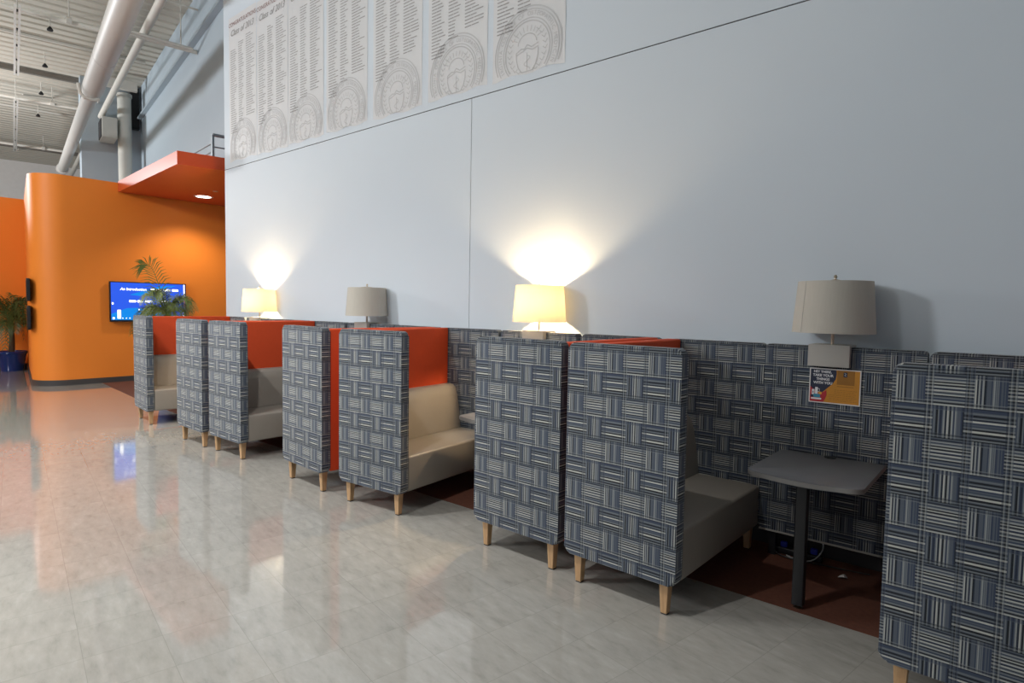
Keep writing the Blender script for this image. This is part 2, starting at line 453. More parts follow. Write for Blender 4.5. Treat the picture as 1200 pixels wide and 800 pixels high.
for s, lab in ((22.0, 'joist shadow line built as a dark beam near the strip light'), (33.0, 'joist shadow line built as a dark beam on the far ceiling deck')):
    b = bmesh.new(); gprism(b, [(s, -20), (s, 2.9), (s+.12, 2.9), (s+.12, -20)], 7.86, 7.985)  # joist shadow lines built as beams, their shade put into the dark colour
    tag(obj('joist_shadow_beam', b, M['beam'], smooth=False), lab, 'beam')
for s, lab in ((19.2, 'thin purlin crossing the deck before the dark beam'), (26.5, 'thin purlin crossing the deck beyond the dark beam'), (14.4, 'thin purlin crossing the deck at top of the picture')):
    b = bmesh.new(); gprism(b, [(s, -20), (s, 2.9), (s+.06, 2.9), (s+.06, -20)], 7.93, 7.985)
    tag(obj('ceiling_purlin', b, M['steel'], smooth=False), lab, 'beam')
for (sa, sb, lab) in ((15.7, 20.4, 'nearer slim double strip fixture hanging at top left of the ceiling'), (23.0, 30.8, 'farther slim double strip fixture hanging at left of the ceiling')):
    e = thing('strip_fixture', lab, 'ceiling fixture', G(sa, .2, 7.3))
    for k in (-.035, .035):
        b = bmesh.new(); gprism(b, [(sa, .2+k-.02), (sb, .2+k-.02), (sb, .2+k+.02), (sa, .2+k+.02)], 7.28, 7.34); obj('rail', rel(e, b), M['white'], e)
    for s in (sa+.3, sb-.3):
        b = bmesh.new(); gtube(b, (s, .2, 7.33), (s, .2, 7.99), .012, 6); obj('hanger_rod', rel(e, b), M['steel'], e)
    for s in [sa+.2+i*(sb-sa-.4)/4 for i in range(5)]:
        b = bmesh.new(); gprism(b, [(s, .17), (s+.08, .17), (s+.08, .23), (s, .23)], 7.29, 7.32); obj('joiner_plate', rel(e, b), M['blackpl'], e)
for a, b_, lab in (((22.6, .35, 7.4), (24.7, 1.1, 7.99), 'near diagonal brace rod at the ceiling left'), ((31, .3, 7.4), (32.8, 1.25, 7.99), 'far diagonal brace rod at the ceiling left')):
    b = bmesh.new(); gtube(b, a, b_, .018, 6); tag(obj('brace_rod', b, M['steel']), lab, 'rod')
for i, s in enumerate((17.6, 20.4, 23.17, 26.0)):
    e = thing('ceiling_sprinkler', ('nearest', 'second', 'third', 'farthest')[i] + ' small dark sprinkler hanging from the ceiling deck', 'sprinkler', G(s, .79, 7.7))
    b = bmesh.new(); tube(b, [(0, 0, 0), (0, 0, .3)], .012, 6); obj('drop_pipe', b, M['steel'], e)
    b = bmesh.new(); lathe(b, [(0, .04), (.02, .03), (.06, -.03), (.06, -.06), (0, -.06)], 10); obj('head', b, M['dark'], e)
e = thing('cross_strut', 'pale steel strut reaching from the air duct to the blue wall', 'strut', G(14.25, 2.0, 6.8))
b = bmesh.new(); gtube(b, (14.22, 1.62, 6.79), (14.32, 3.1, 6.79), .045, 8); obj('bar', rel(e, b), M['steel'], e)
b = bmesh.new(); gtube(b, (14.10, 1.62, 6.79), (14.20, 3.0, 6.79), .03, 8); obj('bar', rel(e, b), M['steel'], e)
b = bmesh.new(); gtube(b, (14.3, 2.8, 6.83), (14.3, 2.8, 7.98), .012, 6); obj('hanger_rod', rel(e, b), M['steel'], e)
b = bmesh.new(); gtube(b, (14.15, 1.8, 7.6), (14.17, 3.1, 7.6), .02, 6); tag(obj('thin_strut', b, M['steel']), 'thin strut touching the blue wall near the ceiling', 'strut')
b = bmesh.new(); gprism(b, [(20.6, 2.02), (20.6, 2.9), (20.75, 2.9), (20.75, 2.02)], 7.55, 7.8); tag(obj('wall_bracket_beam', b, M['steel'], smooth=False), 'short beam on top of the round column', 'beam')

e = thing('round_column', 'pale round structural column rising behind the orange wall', 'column', G(21.1, 2.63, 0))
b = bmesh.new(); lathe(b, [(0, 0), (.175, 0), (.175, 7.55), (0, 7.55)], 32); obj('shaft', b, M['column'], e)
b = bmesh.new(); lathe(b, [(.176, 7.45), (.2, 7.46), (.2, 7.54), (.176, 7.545)], 32); obj('cap_band', b, M['column'], e)
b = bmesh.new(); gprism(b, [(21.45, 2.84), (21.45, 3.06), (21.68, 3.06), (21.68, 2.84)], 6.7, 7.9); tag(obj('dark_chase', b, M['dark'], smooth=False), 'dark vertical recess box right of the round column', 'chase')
e = thing('air_handler_box', 'beige box unit mounted on the far blue wall left of the column', 'vent box', G(20.9, 2.2, 6.2))
b = bmesh.new(); gprism(b, [(20.85, 2.06), (20.85, 2.42), (21.66, 2.42), (21.66, 2.06)], 6.19, 6.76); obj('casing', rel(e, b), M['column'], e, False)
b = bmesh.new(); gprism(b, [(20.95, 2.04), (20.95, 2.057), (21.6, 2.057), (21.6, 2.04)], 6.22, 6.72); obj('side_grille', rel(e, b), M['dark'], e, False)

# railing on the soffit roof
e = thing('guard_railing', 'thin grey guard railing on top of the red soffit', 'railing', (-10.2, 1.9, 3.81))
b = bmesh.new(); tube(b, [(0, 0, 0), (0, 0, .6)], .028, 10); obj('post', b, M['rail'], e)
b = bmesh.new(); tube(b, [(0, 0, .6), (.12, .9, .6)], .028, 10); obj('top_rail', b, M['rail'], e)
for z in (.16, .32, .46):
    b = bmesh.new(); tube(b, [(.01, -.005, z), (-2.3, .26, z)], .012, 6); obj('cable', b, M['rail'], e)
for z in (.2, .4):
    b = bmesh.new(); tube(b, [(0, 0, z), (.12, .9, z)], .012, 6); obj('cable', b, M['rail'], e)
b = bmesh.new(); box(b, -.06, .06, -.06, .06, 0, .012); obj('base_plate', b, M['rail'], e, False)

# dark slim panels on the side of the orange wall
for z0, z1, lab in ((1.52, 1.93, 'upper slim black wall-mounted panel on the orange return wall'), (1.01, 1.44, 'lower slim black wall-mounted panel on the orange return wall')):
    e = thing('wall_panel', lab, 'wall panel', G(14.0, ts, z0), math.atan2(UY, UX))
    b = bmesh.new(); prism(b, rrect(-.28, .28, 0, z1-z0, .05), 1, .002, .05, .006); obj('body', b, M['blackpl'], e)
    b = bmesh.new(); prism(b, rrect(-.24, .24, .04, z1-z0-.04, .02), 1, .0505, .054); obj('face', b, M['black'], e)

# ------------------------------------------------------------------ booth benches
W, H, H0, TA, YF, TB, ZS = .6817, 1.37, .170, .078, 1.195, .105, .442
def arm_profile_panel(x0, x1, y0, y1, z0, z1, rc=.035, re=.014):
    b = bmesh.new(); prism(b, rrect(x0, x1, z0, z1, rc, 5), 1, y0, y1, re, 3); return b
def make_bench(mir, label, loc, rz):
    X = (lambda x: W - x) if mir else (lambda x: x)
    def xb(b, x0, x1, *a, **k):
        p, q = sorted((X(x0), X(x1))); return box(b, p, q, *a, **k)
    t = thing('booth_bench', label, 'bench', loc, rz, 'high-back booth benches along the wall')
    obj('front_panel', arm_profile_panel(0, W, 0, TA, H0, H), M['fabric'], t, box_uv=True)
    obj('rear_panel', arm_profile_panel(0.002, W-.002, YF, YF+.085, H0, H-.013), M['fabric'], t, box_uv=True)
    b = bmesh.new(); xb(b, .004, TB, TA+.001, YF-.001, H0+.004, H-.012, r=.012); obj('back_panel', b, M['redfab'], t)
    # padded lower backrest: wedge profile, rounded at the top
    pf = [(TB+.001, ZS+.002), (TB+.165, ZS+.002), (TB+.150, ZS+.10), (TB+.118, ZS+.30), (TB+.098, ZS+.365), (TB+.072, ZS+.392), (TB+.035, ZS+.40), (TB+.001, ZS+.40)]
    b = bmesh.new(); prism(b, [(X(p[0]), p[1]) for p in pf], 1, TA+.002, YF-.002, .008, 2); obj('backrest', b, M['vinyl'], t)
    b = bmesh.new(); xb(b, TB+.001, W-.004, TA+.001, YF-.001, H0+.006, ZS, r=.018, seg=4); obj('seat', b, M['vinyl'], t)
    for lx in (.075, W-.075):
        for ly in (.055, YF+.02):
            b = bmesh.new(); q = bmesh.new(); bmesh.ops.create_cube(q, size=1)
            for v in q.verts:
                w = .026 if v.co.z > 0 else .0185
                cx = lx
                v.co = Vector((cx + math.copysign(w, v.co.x), ly + math.copysign(w, v.co.y), H0+.001 if v.co.z > 0 else .006))
            bmesh.ops.bevel(q, geom=q.edges[:], offset=.003, segments=1, affect='EDGES'); merge(b, q)
            lg = obj('leg', b, M['wood'], t)
            b = bmesh.new(); box(b, lx-.016, lx+.016, ly-.016, ly+.016, 0, .006); obj('glide', b, M['blackpl'], lg, False)
    return t
rd = math.radians
R_ = make_bench(False, 'patterned booth bench farthest left, palm fronds over its end, facing right', (-8.4746, .0916, 0), rd(-6.36))
L_ = make_bench(True, 'second booth bench from the orange wall, end panel showing two wooden legs, facing the palm', (-6.7659, -.0252, 0), rd(-.8))
dup(R_, (-5.9767, -.0089, 0), rd(.77), 'third booth bench from the orange wall with shaded grey seat under dark red back')
dup(L_, (-4.4877, -.0065, 0), rd(-2.94), 'fourth booth bench from the orange wall, red back showing through the gap on its right')
dup(R_, (-3.5694, -.0395, 0), rd(5.77), 'booth bench with lamp-lit cream seat and bright orange-red back')
dup(L_, (-2.1715, .0504, 0), rd(-.41), 'booth bench with end panel below the lit lamp right of the cream seat')
dup(R_, (-1.4226, .0167, 0), rd(-.84), 'booth bench with dark taupe seat left of the grey table')
dup(L_, (.1408, -.0116, 0), 0, 'nearest booth bench, large patterned end panel at the right edge of the photo')

# filler screens along the wall between facing benches
def screen(x0, x1, y, label):
    t = thing('back_screen', label, 'screen', ((x0+x1)/2, y, 0), 0, 'patterned screens between the benches')
    w = (x1-x0)/2
    obj('padded_panel', arm_profile_panel(-w, w, 0, .085, .172, 1.357, .02, .01), M['fabric'], t, box_uv=True)
    b = bmesh.new(); box(b, -w+.005, w-.005, -.004, .08, .160, .171, .002); obj('edge_strip', b, M['lampbase'], t)
    for s in (-1, 1):
        b = bmesh.new(); box(b, s*(w-.08)-.02, s*(w-.08)+.02, .03, .07, 0, .16); obj('foot', b, M['black'], t, False)
screen(-.726, .131, 1.2018, 'patterned screen behind the grey table, event card and lamp on it')
screen(-2.985, -2.190, 1.2218, 'patterned screen behind the lit lamp and small pale table')
screen(-5.268, -4.448, 1.2100, 'patterned screen top behind the unlit lamp left of centre')
screen(-7.640, -6.760, 1.2100, 'patterned screen behind the far lit lamp')

# ------------------------------------------------------------------ tables
def make_table(loc, label):
    t = thing('booth_table', label, 'table', loc, 0, 'small tables between benches')
    P = [(.282, 0), (-.282, 0)]
    pts = []
    # bowed front, rounded front corners
    for i in range(7):
        a = PI + (PI/2)*i/6; pts.append((-.282+.085+.085*math.cos(a), -.60+.07*math.sin(a)))
    for i in range(1, 8):
        x = -.197 + .394*i/8; pts.append((x, -.67 - .035*math.cos(x/.197*PI/2)))
    for i in range(7):
        a = 1.5*PI + (PI/2)*i/6; pts.append((.282-.085+.085*math.cos(a), -.60+.07*math.sin(a)))
    b = bmesh.new(); prism(b, P + pts, 2, .672, .700, .003, 2); obj('tabletop', b, M['top'], t)
    b = bmesh.new(); prism(b, [(x*1.004, y*1.004 - .0001) for x, y in P + pts], 2, .675, .697); obj('edge_band', b, M['topedge'], t)
    b = bmesh.new(); tube(b, [(0, -.03, .7002), (0, -.03, .704)], .032, 24); obj('grommet', b, M['blackpl'], t)
    b = bmesh.new(); prism(b, rrect(-.028, .028, -.628, -.572, .006), 2, .022, .671); lg = obj('leg', b, M['black'], t)
    b = bmesh.new(); lathe(b, [(0, 0), (.022, 0), (.024, .006), (.01, .012), (.01, .022), (0, .022)], 16, (0, -.60)); obj('levelling_foot', b, M['brass'], lg)
    b = bmesh.new(); box(b, -.02, .02, -.55, -.02, .655, .671); obj('support_rail', b, M['black'], t, False)
    return t
t4 = make_table((-.316, 1.195, 0), 'dark grey laminate table with black post leg between the right-hand benches')
dup(t4, (-2.575, 1.215, 0), 0, 'pale lamp-lit table edge showing beyond the cream bench seat')

# ------------------------------------------------------------------ lamps
def make_lamp(lit, loc, label):
    t = thing('table_lamp', label, 'lamp', loc, 0, 'drum-shade lamps on the booth screens')
    # saddle base straddling the screen: front plate, cap, rear plate
    b = bmesh.new()
    pf = [(-.042, -.117), (-.042, .012), (.13, .012), (.13, -.06), (.122, -.06), (.122, .001), (-.002, .001), (-.002, -.117)]
    prism(b, pf, 0, -.112, .112, .003, 2); obj('base', b, M['lampbase'], t)
    b = bmesh.new(); tube(b, [(0, .045, .012), (0, .045, .15)], .009, 14); obj('stem', b, M['brass'], t)
    b = bmesh.new(); lathe(b, [(0, .15), (.017, .15), (.019, .20), (0, .202)], 16, (0, .045)); so_ = obj('socket', b, M['brass'], t)
    b = bmesh.new(); lathe(b, [(0, .202), (.012, .205), (.014, .215), (.030, .245), (.026, .272), (0, .283)], 20, (0, .045))
    obj('bulb', b, M['bulb'] if lit else M['bulboff'], so_)
    b = bmesh.new()
    for s in (-1, 1):
        tube(b, [(s*.02, .045, .155), (s*.055, .045, .21), (s*.055, .045, .34), (s*.03, .045, .395), (0, .045, .402)], .0028, 6)
    obj('harp', b, M['brass'], t)
    b = bmesh.new(); lathe(b, [(.226, .082), (.226, .086), (.2022, .384), (.202, .388)], 64, (0, .045)); obj('shade', b, M['shade'], t)
    b = bmesh.new()
    for k in range(3):
        a = 2*PI*k/3 + .3
        tube(b, [(0, .045, .399), (.1*math.cos(a), .045+.1*math.sin(a), .388), (.2015*math.cos(a), .045+.2015*math.sin(a), .386)], .0022, 6)
    obj('spider', b, M['brass'], t)
    b = bmesh.new(); lathe(b, [(0, .40), (.008, .402), (.006, .41), (.011, .418), (.006, .428), (0, .43)], 14, (0, .045)); obj('finial', b, M['brass'], t)
    # seam line down the cloth
    b = bmesh.new(); a = -2.2
    tube(b, [(.2265*math.cos(a), .045+.2265*math.sin(a), .086), (.2027*math.cos(a), .045+.2027*math.sin(a), .386)], .0015, 5); obj('shade_seam', b, M['lampbase'], t)
    return t
lampz = 1.3575
LO = make_lamp(False, (-.351, 1.2018, lampz), 'unlit beige drum-shade lamp above the grey table')
LL = make_lamp(True, (-2.600, 1.2218, lampz), 'glowing drum-shade lamp on the screen near the centre')
dup(LO, (-4.973, 1.2100, lampz), 0, 'unlit beige drum-shade lamp left of centre')
dup(LL, (-7.355, 1.2100, lampz), 0, 'far glowing drum-shade lamp nearest the orange wall')

# ------------------------------------------------------------------ event card on the screen
t = thing('event_card', 'orange and navy printed card clipped to the screen under the unlit lamp', 'sign', (-.3185, 1.1985, 1.017), rd(.3))
cw, chh = .276, .210
def flat(pts, y0, y1): return prism(bmesh.new(), pts, 1, y0, y1)
obj('card', flat(rrect(-cw/2, cw/2, 0, chh, .003), -.004, .0), M['paper'], t, False)
obj('amber_print', flat([(-cw/2+.006, .007), (cw/2-.006, .007), (cw/2-.006, chh-.007), (-cw/2+.006, chh-.007)], -.0046, -.0041), M['amber'], t, False)
blob = [(-.132, chh-.007), (-.132, .095), (-.09, .062), (-.062, .068), (-.045, .085), (-.010, .12), (.006, .15), (.010, .18), (.008, chh-.007)]
obj('navy_print', flat(blob, -.0052, -.0047), M['navy'], t, False)
rb = [(-.132, .007), (-.132, .10)] + [(-.132+.012*i, .10-.035*math.sin(i/4*PI/2)) for i in range(1, 4)] + [(-.06, .066), (-.042, .08), (-.040, .05), (-.048, .025), (-.058, .007)]
obj('red_print', flat(rb, -.0057, -.0053), M['pred'], t, False)
obj('brown_print', flat([(.012, .118), (.105, .118), (.105, chh-.008), (.014, chh-.008)], -.0052, -.0047), M['amberdk'], t, False)
bm = bmesh.new()
for i, (ln, sz) in enumerate((('HEY THERE,', .0185), ('TAKE YOUR', .0205), ('THINGS', .0205), ('WITH YOU', .0205))):
    q = text_bm(ln, sz, bold=.0006, extrude=.0003)
    merge(bm, q, Matrix.Translation((-.063 + (.0 if i else -.003), -.0062, .183 - i*.0225)) @ UP)
obj('slogan', bm, M['pwhite'], t, False)
bm = bmesh.new(); prism(bm, rrect(-.122, -.107, .046, .080, .003), 1, -.0064, -.0058); prism(bm, rrect(-.104, -.089, .05, .094, .004), 1, -.0064, -.0058)
tube(bm, [(-.089, -.0061, .086), (-.080, -.0061, .084), (-.079, -.0061, .07), (-.089, -.0061, .066)], .0015, 5)
prism(bm, rrect(-.125, -.068, .020, .030, .003), 1, -.0064, -.0058); obj('mug_print', bm, M['pwhite'], t, False)
bm = bmesh.new(); prism(bm, rrect(-.112, -.075, .032, .053, .004), 1, -.0069, -.0065); obj('bag_print', bm, M['pteal'], t, False)
bm = bmesh.new(); prism(bm, rrect(-.085, -.066, .052, .067, .006), 1, -.0064, -.0058); obj('fruit_print', bm, M['pyel'], t, False)
bm = bmesh.new(); prism(bm, rrect(-.1165, -.1125, .058, .068, .001), 1, -.0069, -.0065); prism(bm, rrect(-.127, -.113, .032, .048, .002), 1, -.0069, -.0065); obj('dark_print', bm, M['navy'], t, False)
bm = bmesh.new()
q_ = bmesh.new(); prism(q_, rrect(.046, .066, .165, .193, .002), 1, -.0058, -.0053); obj('emblem_block', q_, M['navy'], t, False)
for i in range(3): prism(bm, [(.03, .142-.008*i), (.085-.01*(i % 2), .142-.008*i), (.085-.01*(i % 2), .145-.008*i), (.03, .145-.008*i)], 1, -.0058, -.0053)
prism(bm, [(.014, .105), (.102, .105), (.102, .109), (.014, .109)], 1, -.0052, -.0047)
random.seed(3)
for i in range(7):
    x = -.03 + .005*random.random() if i > 2 else -.0 ; e_ = .125 - .02*random.random(); z = .084 - .0105*i
    while x < e_:
        w_ = .006 + .012*random.random()
        prism(bm, [(x, z), (min(x+w_, e_), z), (min(x+w_, e_), z+.0022), (x, z+.0022)], 1, -.0052, -.0047); x += w_ + .003
obj('fine_print', bm, M['amberdk'], t, False)
bm = bmesh.new()
tube(bm, [(.061, -.006, .172), (.052, -.006, .176), (.060, -.006, .184), (.052, -.006, .189)], .0016, 5); obj('emblem_print', bm, M['pwhite'], t, False)

# ------------------------------------------------------------------ class banners
def banner_seal(bm, cx, cz, R0, zmin):
    def ring(r, w):
        n = 72
        for i in range(n):
            a, b_ = 2*PI*i/n, 2*PI*(i+1)/n
            ps = [(cx+q*math.cos(c), cz+q*math.sin(c)) for q, c in ((r-w, a), (r+w, a), (r+w, b_), (r-w, b_))]
            if min(p[1] for p in ps) < zmin: continue
            vs = [bm.verts.new((p[0], -.0032, p[1])) for p in ps]; bm.faces.new(vs)
    for r, w in ((R0, .006), (R0*.93, .0045), (R0*.735, .0045), (R0*.67, .0055)): ring(r, w)
    word = 'VIRGINIA COLLEGE OF OSTEOPATHIC MEDICINE'
    for i, chx in enumerate(word):
        if chx == ' ': continue
        a = math.radians(214 - 248*i/(len(word)-1))
        px, pz = cx + R0*.79*math.cos(a), cz + R0*.79*math.sin(a)
        if pz < zmin + .03: continue
        q = text_bm(chx, R0*.145, extrude=.0)
        merge(bm, q, Matrix.Translation((px, -.0032, pz)) @ Matrix.Rotation(-(a-PI/2), 4, 'Y') @ UP)
    k = R0/.375
    def line(p, r=.0045): 
        pp = [(cx+x*k, -.0035, max(cz+z*k, zmin)) for x, z in p]
        for (xa, _, za), (xb_, _, zb_) in zip(pp, pp[1:]):
            dv_ = Vector((xb_-xa, zb_-za))
            if dv_.length < 1e-5: continue
            nv = Vector((-dv_.y, dv_.x)).normalized()*r*k
            bm.faces.new([bm.verts.new((x_, -.0032, z_)) for x_, z_ in ((xa-nv.x, za-nv.y), (xb_-nv.x, zb_-nv.y), (xb_+nv.x, zb_+nv.y), (xa+nv.x, za+nv.y))])
    # shield with rising sun, hills, staff and serpent, wreath at both sides
    line([(-.125, .0), (-.122, -.06), (-.10, -.13), (-.06, -.185), (0, -.22), (.06, -.185), (.10, -.13), (.122, -.06), (.125, 0)])
    line([(-.125, 0), (-.07, .025), (-.03, .02), (0, .05), (.05, .02), (.125, .04)])
    line([(-.125, -.02), (-.05, -.0), (0, .02), (.06, -.005), (.125, .01)])
    line([(.105*math.cos(PI*i/10), .06+.085*math.sin(PI*i/10)) for i in range(11)])
    for i in range(9):
        a = PI*(.12+.76*i/8); line([(.12*math.cos(a), .06+.105*math.sin(a)), (.165*math.cos(a), .06+.155*math.sin(a))], .003)
    line([(0, -.02), (0, -.20)], .0035)
    line([(.035*math.sin(i*.9), -.04-.014*i) for i in range(10)], .003)
    for s in (-1, 1):
        for i in range(9):
            a = math.radians(-62 + 14*i); x, z = .205*math.cos(a), .205*math.sin(a)-.01
            line([(s*x, z), (s*(x+.022), z+.03)], .0032); line([(s*x, z), (s*(x-.03), z+.025)], .003)
BH, BW = 2.05, .81
def make_banner(loc, label, seed, seal_z, rows):
    t = thing('class_banner', label, 'banner', loc, 0, 'class banners on the upper wall')
    b = bmesh.new(); nx, nz = 14, 18
    g = [[b.verts.new((-BW/2 + BW*i/nx, -.0012*math.sin(i*1.3)*(1 if j < 3 else .2) , BH*j/nz + (.012*math.sin(i*.9+seed) if j == 0 else 0))) for i in range(nx+1)] for j in range(nz+1)]
    for j in range(nz):
        for i in range(nx): b.faces.new((g[j][i], g[j][i+1], g[j+1][i+1], g[j+1][i]))
    obj('sheet', b, M['sheet'], t)
    b = bmesh.new(); merge(b, text_bm('CONGRATULATIONS', .083, extrude=0), Matrix.Translation((0, -.0032, BH-.135)) @ UP); obj('heading', b, M['inkred'], t, False)
    for wd_, wx_ in (('Class', -.22), ('of', .0), ('2013', .21)):
        b = bmesh.new(); merge(b, text_bm(wd_, .12, shear=.35, extrude=0, bold=.001), Matrix.Translation((wx_, -.0032, BH-.27)) @ UP); obj('subheading_word', b, M['ink'], t, False)
    b = bmesh.new(); banner_seal(b, .0, seal_z, .37, .012); obj('seal', b, M['seal'], t, False)
    rnd = random.Random(seed)
    for c, (x0, wmin, wmax, end) in enumerate(((-.355, .11, .20, seal_z+.20), (-.115, .08, .17, seal_z+.33), (.11, .12, .26, seal_z+.375))):
        b = bmesh.new(); z = BH-.36-(.12 if c == 0 else .05 if c == 1 else 0)
        while z > end:
            w = rnd.uniform(wmin, wmax); x = x0
            if True:
                for p in ((0, .47), (.5, 1)):
                    xa, xb_ = x0 + w*p[0], x0 + w*p[1]
                    b.faces.new([b.verts.new(v) for v in ((xa, -.0032, z), (xb_, -.0032, z), (xb_, -.0032, z+.0095), (xa, -.0032, z+.0095))])
            z -= .0315
        obj('name_column', b, M['ink'], t, False)
    return t
BX = (-8.12, -7.295, -6.475, -5.605, -4.69, -3.785, -2.905)
BL = ('leftmost white class banner with a 2013 heading, at the wall end', 'second class banner from the left edge of the wall, heading just cut off',
      'third class banner from the left on the upper wall', 'middle class banner of the seven on the upper wall',
      'third class banner from the right on the upper wall', 'second class banner from the right, above the vertical wall joint',
      'rightmost class banner with the largest visible round seal')
for i, (x, l) in enumerate(zip(BX, BL)):
    make_banner((x, YW-.003, 3.61 + (.01, -.005, .0, .0, -.01, .005, 0)[i]), l, 11+i, .19, 40)

# ------------------------------------------------------------------ wall screen
t = thing('wall_television', 'flat television with a blue slide on the orange wall', 'television', (xo+.002, 1.718, 1.155), 0)
tw, th_ = 1.36, .765
def yz(pts, x0, x1): return prism(bmesh.new(), pts, 0, x0, x1)
bm = yz([(-tw/2, 0), (tw/2, 0), (tw/2, th_), (-tw/2, th_)], .03, .075); obj('casing', bm, M['blackpl'], t, False)
bm = yz([(-.3, .2), (.3, .2), (.3, .55), (-.3, .55)], 0, .0295); obj('wall_mount', bm, M['black'], t, False)
bm = yz([(-tw/2+.018, .035), (tw/2-.018, .035), (tw/2-.018, th_-.016), (-tw/2+.018, th_-.016)], .0755, .0765); obj('screen', bm, M['tvblue'], t, False)
bm = bmesh.new()
prism(bm, [(-.66, .035), (.66, .035), (.66, .10), (.35, .13), (.0, .22), (-.2, .27), (-.4, .26), (-.66, .15)], 0, .0768, .0772)
prism(bm, [(-.15, .5), (.2, .62), (.5, .72), (.2, .70), (-.1, .6), (-.35, .52)], 0, .0768, .0772); obj('wave_graphic', bm, M['tvwave'], t, False)
TZ = Matrix.Rotation(PI/2, 4, 'Z') @ UP
bm = bmesh.new()
merge(bm, text_bm('An Introduction', .07, shear=.2, bold=.0015), Matrix.Translation((.0782, -.28, .605)) @ TZ)
obj('slide_title', bm, M['tvwhite'], t, False)
marks = [rrect(a_, b_, z_, z_+.042, .012) for a_, b_, z_ in ((.02, .09, .605), (.12, .22, .605), (.25, .38, .605), (.41, .53, .605), (-.36, -.24, .375), (-.22, -.12, .375), (-.09, .05, .375), (.18, .34, .375))]
marks += [[(-.2+.09*i, .22), (-.18+.09*i, .22), (-.18+.09*i, .25), (-.2+.09*i, .25)] for i in range(6)]
marks += [rrect(y, y+w_, z, z+h_, .009) for y, z, w_, h_ in ((-.65, .33, .03, .04), (-.64, .05, .035, .04), (-.56, .06, .06, .17), (-.48, .06, .02, .02), (-.42, .06, .02, .02), (-.36, .06, .02, .02))]
marks += [[(.615, .04), (.652, .04), (.652, .30), (.615, .12)], [(.63, .485), (.652, .485), (.652, .745), (.63, .745)]]
for mk in marks:
    bm = yz(mk, .0778, .0784); obj('slide_mark', bm, M['tvwhite'], t, False)
bm = yz([(.632, .29), (.652, .29), (.652, .48), (.632, .48)], .0778, .0784); obj('pink_graphic', bm, M['tvpink'], t, False)

# ------------------------------------------------------------------ palms
def frond_bm(base, az, length, rise, droop, nleaf, leaf_len, rnd, wid=.017, twist=None):
    b = bmesh.new(); n = 14; pts = []
    d = Vector((math.cos(az), math.sin(az), 0))
    for i in range(n+1):
        s = i/n
        pts.append(Vector(base) + d*length*(s*.92) + Vector((0, 0, rise*math.sin(min(s*1.25, 1)*PI/2)*1.0 - droop*s*s*s)))
    tube(b, pts, .007, 5, r1=.002)
    side0 = Vector((-d.y, d.x, 0)); tw_ = rnd.uniform(-.7, .7) if twist is None else twist
    for j in range(nleaf):
        s = .22 + .78*j/(nleaf-1); k = min(int(s*n), n-1); f = s*n-k
        p = pts[k].lerp(pts[k+1], f); tg = (pts[k+1]-pts[k]).normalized()
        side = side0*math.cos(tw_) + tg.cross(side0)*math.sin(tw_)
        L = leaf_len*(math.sin(PI*(.18+.74*s))**.7)*rnd.uniform(.85, 1.1)
        for sg in (-1, 1):
            dirn = (side*sg*.8 + tg*.75 + Vector((0, 0, .05))).normalized()
            q1 = p + dirn*L*.5 + Vector((0, 0, -.04*L)); q2 = p + dirn*L + Vector((0, 0, -.38*L))
            wv = tg.cross(dirn); wv = dirn.cross(wv).normalized()*wid*.5
            vs = [b.verts.new(v) for v in (p-wv*.4, q1-wv, q2, q1+wv, p+wv*.4)]
            b.faces.new((vs[0], vs[1], vs[3], vs[4])); b.faces.new((vs[1], vs[2], vs[3]))
    return b
def palm(name, label, loc, pot_r, pot_h, trunk_h, fronds, potm, leafm, seed):
    rnd = random.Random(seed)
    t = thing(name, label, 'plant', loc)
    b = bmesh.new(); lathe(b, [(0, 0), (pot_r*.72, 0), (pot_r*.74, .02), (pot_r*.92, pot_h*.8), (pot_r*.98, pot_h*.86), (pot_r*1.02, pot_h*.9), (pot_r*1.02, pot_h), (pot_r*.92, pot_h), (pot_r*.88, pot_h*.85)], 36)
    p = obj('pot', b, potm, t)
    b = bmesh.new(); lathe(b, [(0, pot_h*.86), (pot_r*.885, pot_h*.855)], 30); obj('soil', b, M['soil'], p)
    b = bmesh.new(); tube(b, [(0, 0, pot_h*.8), (.015, .01, pot_h+trunk_h*.5), (-.01, .0, pot_h+trunk_h)], .06 if trunk_h > .3 else .035, 12, r1=.04); obj('trunk', b, M['trunk'], t)
    top = (-.01, 0, pot_h+trunk_h-.01)
    for f in fronds:
        obj('frond', frond_bm(top, f[0], f[1], f[2], f[3], f[4], f[5], rnd, f[6] if len(f) > 6 else .02, f[7] if len(f) > 7 else None), leafm, t)
    return t
rnd = random.Random(5)
fr = []
for i in range(26):
    fr.append((2*PI*i/13 + rnd.uniform(-.15, .15), rnd.uniform(.32, .52), rnd.uniform(.15, .75), rnd.uniform(.25, .75), 18, rnd.uniform(.2, .26)))
palm('potted_palm', 'bushy palm in a round blue glazed pot before the far orange wall', (-16.2, .20, 0), .27, .43, .60, fr, M['potblue'], M['leaf'], 4)
fr = [(2*PI*i/22*2 + rnd.uniform(-.2, .2), rnd.uniform(.24, .44), rnd.uniform(.10, .46), rnd.uniform(.10, .36), 18, rnd.uniform(.16, .22), .012) for i in range(22)]
fr += [(-1.70, .33, .74, .02, 20, .30, .013, 1.25), (-1.5, .50, .22, .42, 18, .24, .012, .9), (-.70, .85, .22, .48, 18, .2, .012), (-.95, .72, .25, .6, 18, .2, .012), (-1.9, .45, .16, .40, 18, .2, .012, 1.), (1.4, .34, .34, .2, 16, .2, .012, .9), (1.3, .36, .2, .3, 16, .18, .012, .9)]
palm('parlor_palm', 'slender palm with arching fronds in front of the television', (-9.0, .70, 0), .17, .34, 1.02, fr, M['potblue'], M['leaf2'], 9)

